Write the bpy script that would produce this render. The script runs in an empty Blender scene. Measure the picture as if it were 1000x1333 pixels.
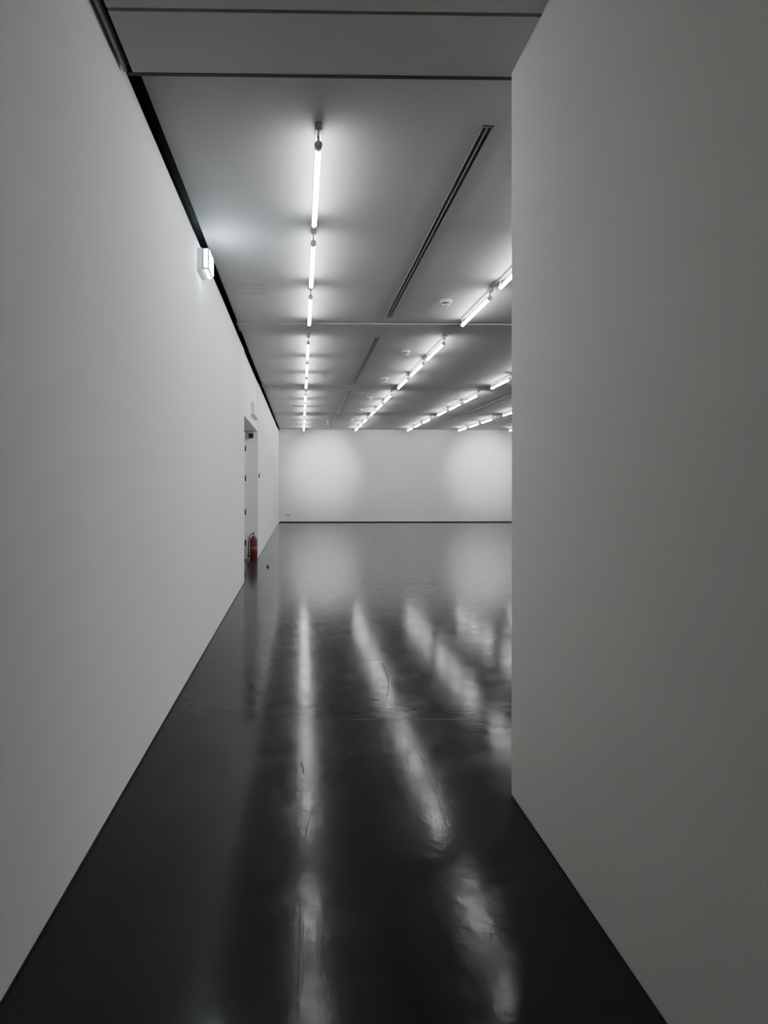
import bpy, bmesh, math, random
from mathutils import Vector, Matrix
random.seed(4)
S=bpy.context.scene
COL=S.collection

# ---------------- materials ----------------
def mat(name,color,rough=0.6,metal=0.0,emit=None,estr=0.0,spec=0.5):
    m=bpy.data.materials.new(name); m.use_nodes=True
    b=m.node_tree.nodes['Principled BSDF']
    b.inputs['Base Color'].default_value=(*color,1)
    b.inputs['Roughness'].default_value=rough
    b.inputs['Metallic'].default_value=metal
    b.inputs['Specular IOR Level'].default_value=spec
    if emit:
        b.inputs['Emission Color'].default_value=(*emit,1)
        b.inputs['Emission Strength'].default_value=estr
    return m
def paint(name,c1,c2,scale=90,bump=0.12,dist=0.002,rough=0.75):
    m=mat(name,c1,rough,spec=0.25)
    nt=m.node_tree; N=nt.nodes; L=nt.links; b=N['Principled BSDF']
    tc=N.new('ShaderNodeTexCoord')
    n1=N.new('ShaderNodeTexNoise'); n1.inputs['Scale'].default_value=scale; n1.inputs['Detail'].default_value=3
    n2=N.new('ShaderNodeTexNoise'); n2.inputs['Scale'].default_value=0.7; n2.inputs['Detail'].default_value=4
    cr=N.new('ShaderNodeValToRGB')
    cr.color_ramp.elements[0].position=0.3; cr.color_ramp.elements[0].color=(*c1,1)
    cr.color_ramp.elements[1].position=0.7; cr.color_ramp.elements[1].color=(*c2,1)
    bp=N.new('ShaderNodeBump'); bp.inputs['Strength'].default_value=bump; bp.inputs['Distance'].default_value=dist
    L.new(tc.outputs['Object'],n1.inputs['Vector']); L.new(tc.outputs['Object'],n2.inputs['Vector'])
    L.new(n2.outputs['Fac'],cr.inputs['Fac']); L.new(cr.outputs['Color'],b.inputs['Base Color'])
    L.new(n1.outputs['Fac'],bp.inputs['Height']); L.new(bp.outputs['Normal'],b.inputs['Normal'])
    return m
M_wall=paint('wall_paint_white',(0.745,0.752,0.755),(0.775,0.782,0.785),bump=0.25)
M_wallw=paint('wall_paint_offwhite',(0.735,0.712,0.680),(0.765,0.742,0.710),bump=0.4)
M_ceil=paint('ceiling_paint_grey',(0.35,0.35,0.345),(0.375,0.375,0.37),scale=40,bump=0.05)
M_ceiln=paint('ceiling_paint_lifted',(0.50,0.495,0.485),(0.53,0.525,0.515),scale=40,bump=0.05)  # near ceiling: colour lightened to offset the weaker light there
M_dark=mat('dark_shadow_gap',(0.012,0.012,0.012),0.8)  # near-black colour stands for the shade inside the ceiling gaps
M_groove=mat('groove_dark_grey',(0.06,0.06,0.06),0.7)
M_rail=mat('rail_grey',(0.30,0.30,0.30),0.5)
M_skirt=mat('skirting_black',(0.01,0.01,0.01),0.5)
M_metal=mat('brushed_metal',(0.65,0.65,0.65),0.4,0.4)
M_batten=mat('batten_grey',(0.28,0.28,0.28),0.5)
M_tube=mat('tube_glow',(0.9,0.9,0.9),0.4,emit=(0.985,0.998,1.0),estr=50)
M_tubefill=mat('fill_tube_glow_warm',(0.9,0.9,0.9),0.4,emit=(1.0,0.94,0.86),estr=13)  # glow of the added fill fixture behind the camera
M_sign=mat('sign_glow',(0.9,0.9,0.9),0.4,emit=(0.72,0.92,1.0),estr=55)
M_white=mat('white_plastic',(0.7,0.7,0.7),0.4)
M_signoff=mat('sign_panel',(0.62,0.64,0.64),0.4)
M_red=mat('extinguisher_red',(0.12,0.008,0.008),0.35)
M_label=mat('extinguisher_label',(0.16,0.06,0.05),0.4)
M_black=mat('black_rubber',(0.012,0.012,0.012),0.45)
M_cream=mat('detector_cream',(0.62,0.58,0.45),0.4)
M_door=mat('door_paint',(0.55,0.55,0.54),0.45)
M_scuff=mat('scuff_dark',(0.014,0.012,0.011),0.3,spec=0.15)

# floor
M_floor=mat('floor_dark_linoleum',(0.03,0.028,0.026),0.25,spec=0.13)
nt=M_floor.node_tree; N=nt.nodes; L=nt.links; b=N['Principled BSDF']
tc=N.new('ShaderNodeTexCoord')
def noise(sc,det=4,rg=0.5):
    n=N.new('ShaderNodeTexNoise'); n.inputs['Scale'].default_value=sc; n.inputs['Detail'].default_value=det
    n.inputs['Roughness'].default_value=rg; L.new(tc.outputs['Object'],n.inputs['Vector']); return n
na=noise(1.3,6,0.6); nb=noise(5.5,6,0.65); nc=noise(1.6,1.5,0.4); nd=noise(220,2); ne=noise(16,5,0.65)
cr=N.new('ShaderNodeValToRGB'); e=cr.color_ramp.elements
e[0].position=0.25; e[0].color=(0.030,0.0275,0.0258,1); e[1].position=0.75; e[1].color=(0.044,0.0405,0.038,1)
L.new(na.outputs['Fac'],cr.inputs['Fac']); L.new(cr.outputs['Color'],b.inputs['Base Color'])
mr=N.new('ShaderNodeMapRange'); mr.inputs[1].default_value=0.36; mr.inputs[2].default_value=0.64
mr.inputs[3].default_value=0.07; mr.inputs[4].default_value=0.17
L.new(nb.outputs['Fac'],mr.inputs[0]); L.new(mr.outputs[0],b.inputs['Roughness'])
b1=N.new('ShaderNodeBump'); b1.inputs['Strength'].default_value=0.07; b1.inputs['Distance'].default_value=0.01
b3=N.new('ShaderNodeBump'); b3.inputs['Strength'].default_value=0.22; b3.inputs['Distance'].default_value=0.003
b2=N.new('ShaderNodeBump'); b2.inputs['Strength'].default_value=0.05; b2.inputs['Distance'].default_value=0.001
L.new(nc.outputs['Fac'],b1.inputs['Height']); L.new(ne.outputs['Fac'],b3.inputs['Height']); L.new(nd.outputs['Fac'],b2.inputs['Height'])
L.new(b1.outputs['Normal'],b3.inputs['Normal']); L.new(b3.outputs['Normal'],b2.inputs['Normal']); L.new(b2.outputs['Normal'],b.inputs['Normal'])

# ---------------- mesh helper ----------------
class MB:
    def __init__(s,name,mats): s.n=name; s.bm=bmesh.new(); s.m=mats
    def idx(s,m): return s.m.index(m)
    def box(s,x0,x1,y0,y1,z0,z1,m=None,bev=0):
        r=bmesh.ops.create_cube(s.bm,size=1)
        vs=r['verts']
        for v in vs:
            v.co=Vector(((x0+x1)/2+v.co.x*(x1-x0),(y0+y1)/2+v.co.y*(y1-y0),(z0+z1)/2+v.co.z*(z1-z0)))
        fs=set(f for v in vs for f in v.link_faces)
        for f in fs: f.material_index=s.idx(m) if m else 0
        if bev:
            es=list(set(e for v in vs for e in v.link_edges))
            bmesh.ops.bevel(s.bm,geom=es,offset=bev,segments=2,affect='EDGES',profile=0.5)
    def cyl(s,p0,p1,r0,r1=None,m=None,seg=16,smooth=True):
        p0=Vector(p0);p1=Vector(p1); d=p1-p0
        if r1 is None:r1=r0
        r=bmesh.ops.create_cone(s.bm,cap_ends=True,segments=seg,radius1=r0,radius2=r1,depth=d.length,
            matrix=Matrix.Translation((p0+p1)/2)@d.to_track_quat('Z','Y').to_matrix().to_4x4())
        for f in set(f for v in r['verts'] for f in v.link_faces):
            f.material_index=s.idx(m) if m else 0; f.smooth=smooth and len(f.verts)==4
    def lathe(s,c,prof,m=None,seg=24):
        rings=[]
        for r,z in prof:
            rings.append([s.bm.verts.new((c[0]+r*math.cos(2*math.pi*i/seg),c[1]+r*math.sin(2*math.pi*i/seg),c[2]+z)) for i in range(seg)])
        for a,bq in zip(rings,rings[1:]):
            for i in range(seg):
                f=s.bm.faces.new((a[i],a[(i+1)%seg],bq[(i+1)%seg],bq[i])); f.smooth=True; f.material_index=s.idx(m) if m else 0
        for rr in (rings[0],rings[-1]):
            f=s.bm.faces.new(rr); f.material_index=s.idx(m) if m else 0
    def tube(s,pts,r,m=None,seg=8):
        for a,c in zip(pts,pts[1:]): s.cyl(a,c,r,r,m,seg)
    def done(s):
        bmesh.ops.recalc_face_normals(s.bm,faces=s.bm.faces)
        me=bpy.data.meshes.new(s.n); s.bm.to_mesh(me); s.bm.free()
        for m in s.m: me.materials.append(m)
        o=bpy.data.objects.new(s.n,me); COL.objects.link(o); return o

XL=-0.922; XR=12.5; YB=24.3; ZC=3.86; ZN=3.71; YN=3.03; YBK=-6.0

# ---------------- shell ----------------
w=MB('floor',[M_floor]); w.box(-1.4,XR+.3,YBK-.2,YB+.3,-0.2,0,M_floor); w.done()

# left wall with door recess
ZW=ZN+.055
for bx in ((-1.22,XL,YBK,9.47,0,ZW),(-1.22,XL-.012,9.47,12.5,2.73,ZW),(-1.22,XL,12.5,YB,0,ZW),(-1.30,-1.22,9.3,12.7,0,ZW)):
    w=MB('wall_left',[M_wall]); w.box(*bx,M_wall); w.done()
w=MB('gap_shade',[M_dark]); w.box(-1.22,-0.975,YBK,YB,ZW,ZC+.12,M_dark); w.done()  # black box painting in the shade of the gap above the wall
w=MB('wall_back',[M_wall]); w.box(-1.22,XR+.2,YB,YB+.2,0,ZC+.12,M_wall); w.done()
w=MB('wall_east',[M_wall]); w.box(XR,XR+.2,2.98,YB,0,ZC+.12,M_wall); w.done()
w=MB('wall_right',[M_wallw])
w.box(1.082,1.40,YBK,2.98,0,ZN,M_wallw)
w.done()
w=MB('wall_front',[M_wall]); w.box(1.40,XR+.2,2.78,2.98,0,ZN,M_wall); w.box(1.40,XR+.2,2.78,2.98,ZN,ZC+.12,M_wall); w.done()
w=MB('wall_rear',[M_wallw]); w.box(-1.22,1.40,YBK-.2,YBK,0,ZC+.12,M_wallw); w.done()

# ceilings
XG=-0.885
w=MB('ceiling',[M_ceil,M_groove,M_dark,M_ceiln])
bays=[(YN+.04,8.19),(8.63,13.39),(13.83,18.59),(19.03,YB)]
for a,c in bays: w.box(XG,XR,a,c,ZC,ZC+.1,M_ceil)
for a,c,dz in [(8.2,8.61,.012),(13.4,13.82,.002),(18.6,19.02,.002)]:
    w.box(XG-.02,XR,a,c,ZC-dz,ZC+.1,M_ceil)
w.box(-1.22,XR,YN,YB,ZC+.1,ZC+.14,M_dark)
# lowered near ceiling
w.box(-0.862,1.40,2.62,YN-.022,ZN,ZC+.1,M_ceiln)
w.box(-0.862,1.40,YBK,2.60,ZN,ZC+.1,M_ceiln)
w.box(-0.862,1.40,2.6,2.62,ZN+.02,ZC+.1,M_groove)
w.box(-1.22,1.40,YBK,YN,ZC+.1,ZC+.14,M_dark)
w.done()
w=MB('trim_1',[M_groove]); w.box(-0.89,1.40,YN-.022,YN+.0,ZN-.003,ZC+.1,M_groove); w.done()
w=MB('trim_2',[M_rail]); w.box(-0.905,-0.888,YBK,YN-.03,ZN-.004,ZN+.04,M_rail); w.done()

# skirtings
w=MB('baseboard_left',[M_skirt])
w.box(XL,XL+.005,YBK,9.47,0,.012,M_skirt); w.box(XL,XL+.005,12.5,YB,0,.012,M_skirt); w.done()
w=MB('baseboard_right',[M_skirt]); w.box(1.079,1.082,YBK,2.983,0,.006,M_skirt); w.box(1.082,1.4,2.98,2.983,0,.006,M_skirt); w.done()
w=MB('baseboard_back',[M_skirt]); w.box(XL+.006,XR,YB-.01,YB,0,.04,M_skirt); w.done()

# ---------------- fluorescent lights ----------------
def fixture(x,y0,ztop,tube,n=3,name='fluorescent_light'):
    w=MB(name,[M_batten,M_metal,tube,M_white])
    zt=ztop-.105
    for k in range(n):
        y=y0+k*1.51
        w.box(x-.016,x+.016,y-.02,y+1.28,ztop-.028,ztop,M_batten,.003)     # batten
        w.box(x-.022,x+.022,y-.03,y+.10,ztop-.05,ztop,M_metal,.004)        # mounting bracket
        w.cyl((x,y+.05,ztop-.05),(x,y+.05,zt+.01),.010,.010,M_metal,12)
        w.cyl((x,y+1.20,ztop-.028),(x,y+1.20,zt+.01),.008,.008,M_metal,12)
        w.cyl((x,y+.035,zt),(x,y+.075,zt),.027,.024,M_metal,20)            # end caps
        w.cyl((x,y+1.185,zt),(x,y+1.215,zt),.021,.021,M_metal,20)
        w.cyl((x,y+.075,zt),(x,y+1.185,zt),.0185,.0185,tube,12)            # tube
        if k<n-1: w.box(x-.008,x+.008,y+1.28,y+1.48,ztop-.015,ztop,M_batten)
    return w.done()
for x in (0.11,2.19,4.30,6.38,8.45,10.5):
    for y0 in (3.67,8.88,14.08,19.28):
        fixture(x,y0,ZC,M_tube)
fixture(0.11,-4.6,ZN,M_tubefill,n=2)  # unseen fixture added behind the camera to brighten the near walls

# ---------------- slot diffusers ----------------
for x in (1.18,5.30,9.42):
    for a,c in ((3.66,7.88),(9.0,13.1),(14.2,18.3),(19.4,23.5)):
        w=MB('ceiling_slot_diffuser',[M_black,M_rail])
        w.box(x-.036,x+.036,a,c,ZC-.004,ZC,M_black)
        for dx in (-.036,-.004,.030): w.box(x+dx,x+dx+(.008 if dx==-.004 else .006),a,c,ZC-.010,ZC-.003,M_rail)
        for yy in (a,c-.008): w.box(x-.036,x+.036,yy,yy+.008,ZC-.010,ZC-.003,M_rail)
        w.done()

# ---------------- smoke detectors ----------------
for y in (7.15,9.87,12.4,15.1,17.6,20.3):
    w=MB('smoke_detector',[M_cream,M_black])
    c=(1.78,y,ZC-.085)
    w.lathe(c,[(0.012,0),(0.035,.004),(0.05,.02),(0.052,.03)],M_cream)
    w.lathe(c,[(0.040,.03),(0.040,.045)],M_black)
    w.lathe(c,[(0.055,.045),(0.072,.055),(0.075,.085)],M_cream)
    w.done()

# access hatch
w=MB('ceiling_access_hatch',[M_batten])
for (a,c,d,e2) in ((-.77,-.42,6.62,6.626),(-.77,-.42,6.95,6.956),(-.77,-.764,6.62,6.956),(-.426,-.42,6.62,6.956)):
    w.box(a,c,d,e2,ZC-.003,ZC,M_batten)
w.done()

# ---------------- exit signs ----------------
w=MB('exit_sign',[M_white,M_sign])
w.box(XL,XL+.045,5.20,5.46,3.50,3.70,M_white,.004)
w.box(XL+.045,XL+.105,5.20,5.46,3.51,3.70,M_sign,.015)
w.done()
w=MB('exit_sign',[M_white,M_signoff,M_rail])
w.box(XL-.012,XL+.05,10.9,11.9,2.90,3.13,M_white,.006)
w.box(XL+.05,XL+.056,10.93,11.87,2.92,3.11,M_signoff)
w.done()

# ---------------- recessed door ----------------
w=MB('door_1',[M_door,M_metal,M_black,M_wall])
w.box(-1.219,-1.185,9.5,9.58,0,2.70,M_wall); w.box(-1.219,-1.185,12.42,12.499,0,2.70,M_wall); w.box(-1.219,-1.185,9.58,12.42,2.62,2.70,M_wall)
w.box(-1.219,-1.19,9.59,10.995,.01,2.61,M_door,.003); w.box(-1.219,-1.19,11.005,12.41,.01,2.61,M_door,.003)
for z in (.35,1.0,1.72,2.35):
    for y in (12.40,9.6):
        w.cyl((-1.175,y,z-.06),(-1.175,y,z+.06),.012,.012,M_black,12)
        w.box(-1.19,-1.18,y-.05,y+.05,z-.06,z+.06,M_black)
for y in (10.9,11.1):
    w.cyl((-1.14,y,.95),(-1.14,y,1.25),.012,.012,M_metal,12)
    for z in (.98,1.22): w.cyl((-1.19,y,z),(-1.14,y,z),.008,.008,M_metal,10)
w.done()
w=MB('alarm_beacon',[M_red,M_black])
w.box(-1.12,-1.02,12.46,12.5,2.58,2.68,M_black,.004); w.cyl((-1.07,12.46,2.63),(-1.07,12.42,2.63),.035,.03,M_red,20)
w.done()
w=MB('card_reader',[M_black,M_rail]); w.box(XL,XL+.02,12.68,12.76,1.73,1.83,M_black,.005); w.box(XL+.02,XL+.024,12.70,12.74,1.79,1.82,M_rail); w.done()

# ---------------- fire extinguisher ----------------
w=MB('fire_extinguisher',[M_red,M_black,M_metal,M_label])
c=(-1.0,12.33,0)
w.lathe(c,[(.070,0),(.078,.01),(.080,.03),(.080,.40),(.076,.43),(.060,.465),(.035,.485),(.024,.495),(.022,.52)],M_red,32)
w.lathe(c,[(.0812,.18),(.0812,.28)],M_label,32)
w.lathe(c,[(.026,.515),(.028,.53),(.022,.55)],M_metal,20)
w.box(c[0]-.02,c[0]+.02,c[1]-.09,c[1]+.03,.545,.565,M_black,.004)
w.box(c[0]-.012,c[0]+.012,c[1]-.12,c[1]+.02,.578,.592,M_black,.004)
w.cyl((c[0]+.02,c[1]+.0,.535),(c[0]+.045,c[1],.535),.018,.018,M_metal,16)
pts=[(c[0]-.02,c[1],.535)]
for i in range(13):
    t=i/12; pts.append((c[0]-.03-.075*math.sin(math.pi*min(1,t*1.15)*.5),c[1]-.02-.03*t,.54+.03*math.sin(math.pi*t)-.38*t*t))
w.tube(pts,.010,M_black,10)
w.cyl(pts[-1],(pts[-1][0],pts[-1][1],.06),.012,.024,M_black,14)
w.done()

# door stop and socket
w=MB('door_stop',[M_black,M_metal]); w.lathe((-.64,11.26,0),[(.028,0),(.028,.008),(.020,.015),(.018,.035),(.010,.04)],M_black,16); w.done()
w=MB('wall_socket',[M_white,M_black])
w.box(-.63,-.47,YB-.012,YB,.26,.34,M_white,.003)
for x in (-.59,-.51): w.cyl((x,YB-.012,.30),(x,YB-.016,.30),.024,.024,M_black,16)
w.done()

# ---------------- floor scuffs / seams ----------------
def ribbon(w,pts,wd):
    P=[Vector((p[0],p[1],0)) for p in pts]; Q=[]
    for i in range(len(P)-1):
        p0=P[max(i-1,0)];p1=P[i];p2=P[i+1];p3=P[min(i+2,len(P)-1)]
        for k in range(8):
            t=k/8; Q.append(.5*((2*p1)+(-p0+p2)*t+(2*p0-5*p1+4*p2-p3)*t*t+(-p0+3*p1-3*p2+p3)*t**3))
    Q.append(P[-1]); prev=None
    for i,q in enumerate(Q):
        d=(Q[min(i+1,len(Q)-1)]-Q[max(i-1,0)]).normalized(); n=Vector((-d.y,d.x,0))*wd/2
        z=Vector((0,0,.0006)); a=w.bm.verts.new(q+n+z); c2=w.bm.verts.new(q-n+z)
        if prev: w.bm.faces.new((prev[0],prev[1],c2,a))
        prev=(a,c2)
w=MB('floor_scuff_marks',[M_scuff])
ribbon(w,[(.73,5.24),(.715,4.77),(.634,4.34),(.514,3.99)],.006)
ribbon(w,[(.50,3.96),(.344,3.58),(.158,3.16),(.048,2.83),(.02,2.59)],.0025)
ribbon(w,[(.635,4.27),(.67,3.68),(.70,3.38),(.695,2.97),(.68,2.75)],.0045)
ribbon(w,[(.03,2.75),(.0,2.5),(-.006,2.13),(-.01,1.73),(-.012,1.4)],.0035)
ribbon(w,[(.35,3.96),(.6,3.95),(.85,3.95),(1.08,3.95)],.009)
ribbon(w,[(-.12,2.86),(-.02,2.84),(.02,2.87)],.003)
ribbon(w,[(.0,3.35),(.012,3.28),(.01,3.22)],.012)
ribbon(w,[(.52,3.74),(.54,3.76),(.56,3.74)],.010)
ribbon(w,[(1.7,22.1),(2.6,22.0),(3.6,22.1)],.03)
ribbon(w,[(.5,5.25),(.75,5.3),(.95,5.22)],.006)
ribbon(w,[(1.2,9.3),(1.7,9.32),(2.3,9.25)],.012)
w.done()

# ---------------- unseen spotlights, added for the back wall's light pools ----------------
for x in (0.95,7.6):
    w=MB('added_spotlight',[M_white,M_black])
    p=Vector((x,20.9,ZC)); tgt=Vector((x,YB,2.3))
    h=p+Vector((0,0,-.10)); d=(tgt-h).normalized()
    w.cyl(p,p-Vector((0,0,.015)),.04,.04,M_white); w.cyl(p,h,.010,.010,M_white)
    w.cyl(h-d*.05,h+d*.05,.028,.034,M_white,24)
    w.done()
    l=bpy.data.lights.new('spot_lamp','SPOT'); l.energy=620; l.spot_size=math.radians(56); l.spot_blend=1.0; l.shadow_soft_size=.04
    l.color=(1,1,.96)
    o=bpy.data.objects.new('spot_lamp',l); o.location=h+d*.07; o.rotation_euler=d.to_track_quat('-Z','Y').to_euler(); COL.objects.link(o)

# world
wd=bpy.data.worlds.new('World'); S.world=wd; wd.use_nodes=True
wd.node_tree.nodes['Background'].inputs[0].default_value=(0.02,0.02,0.02,1)

# camera
cd=bpy.data.cameras.new('camera'); cam=bpy.data.objects.new('camera',cd); COL.objects.link(cam)
cam.location=(0,0,1.6); cam.rotation_euler=(math.radians(90),0,math.radians(-1.0))
cd.sensor_width=36; cd.sensor_height=36; cd.sensor_fit='AUTO'; cd.lens=760/1333*36
cd.shift_x=(500-405.3)/1333; cd.shift_y=-36.5/1333; cd.clip_start=.05
S.camera=cam
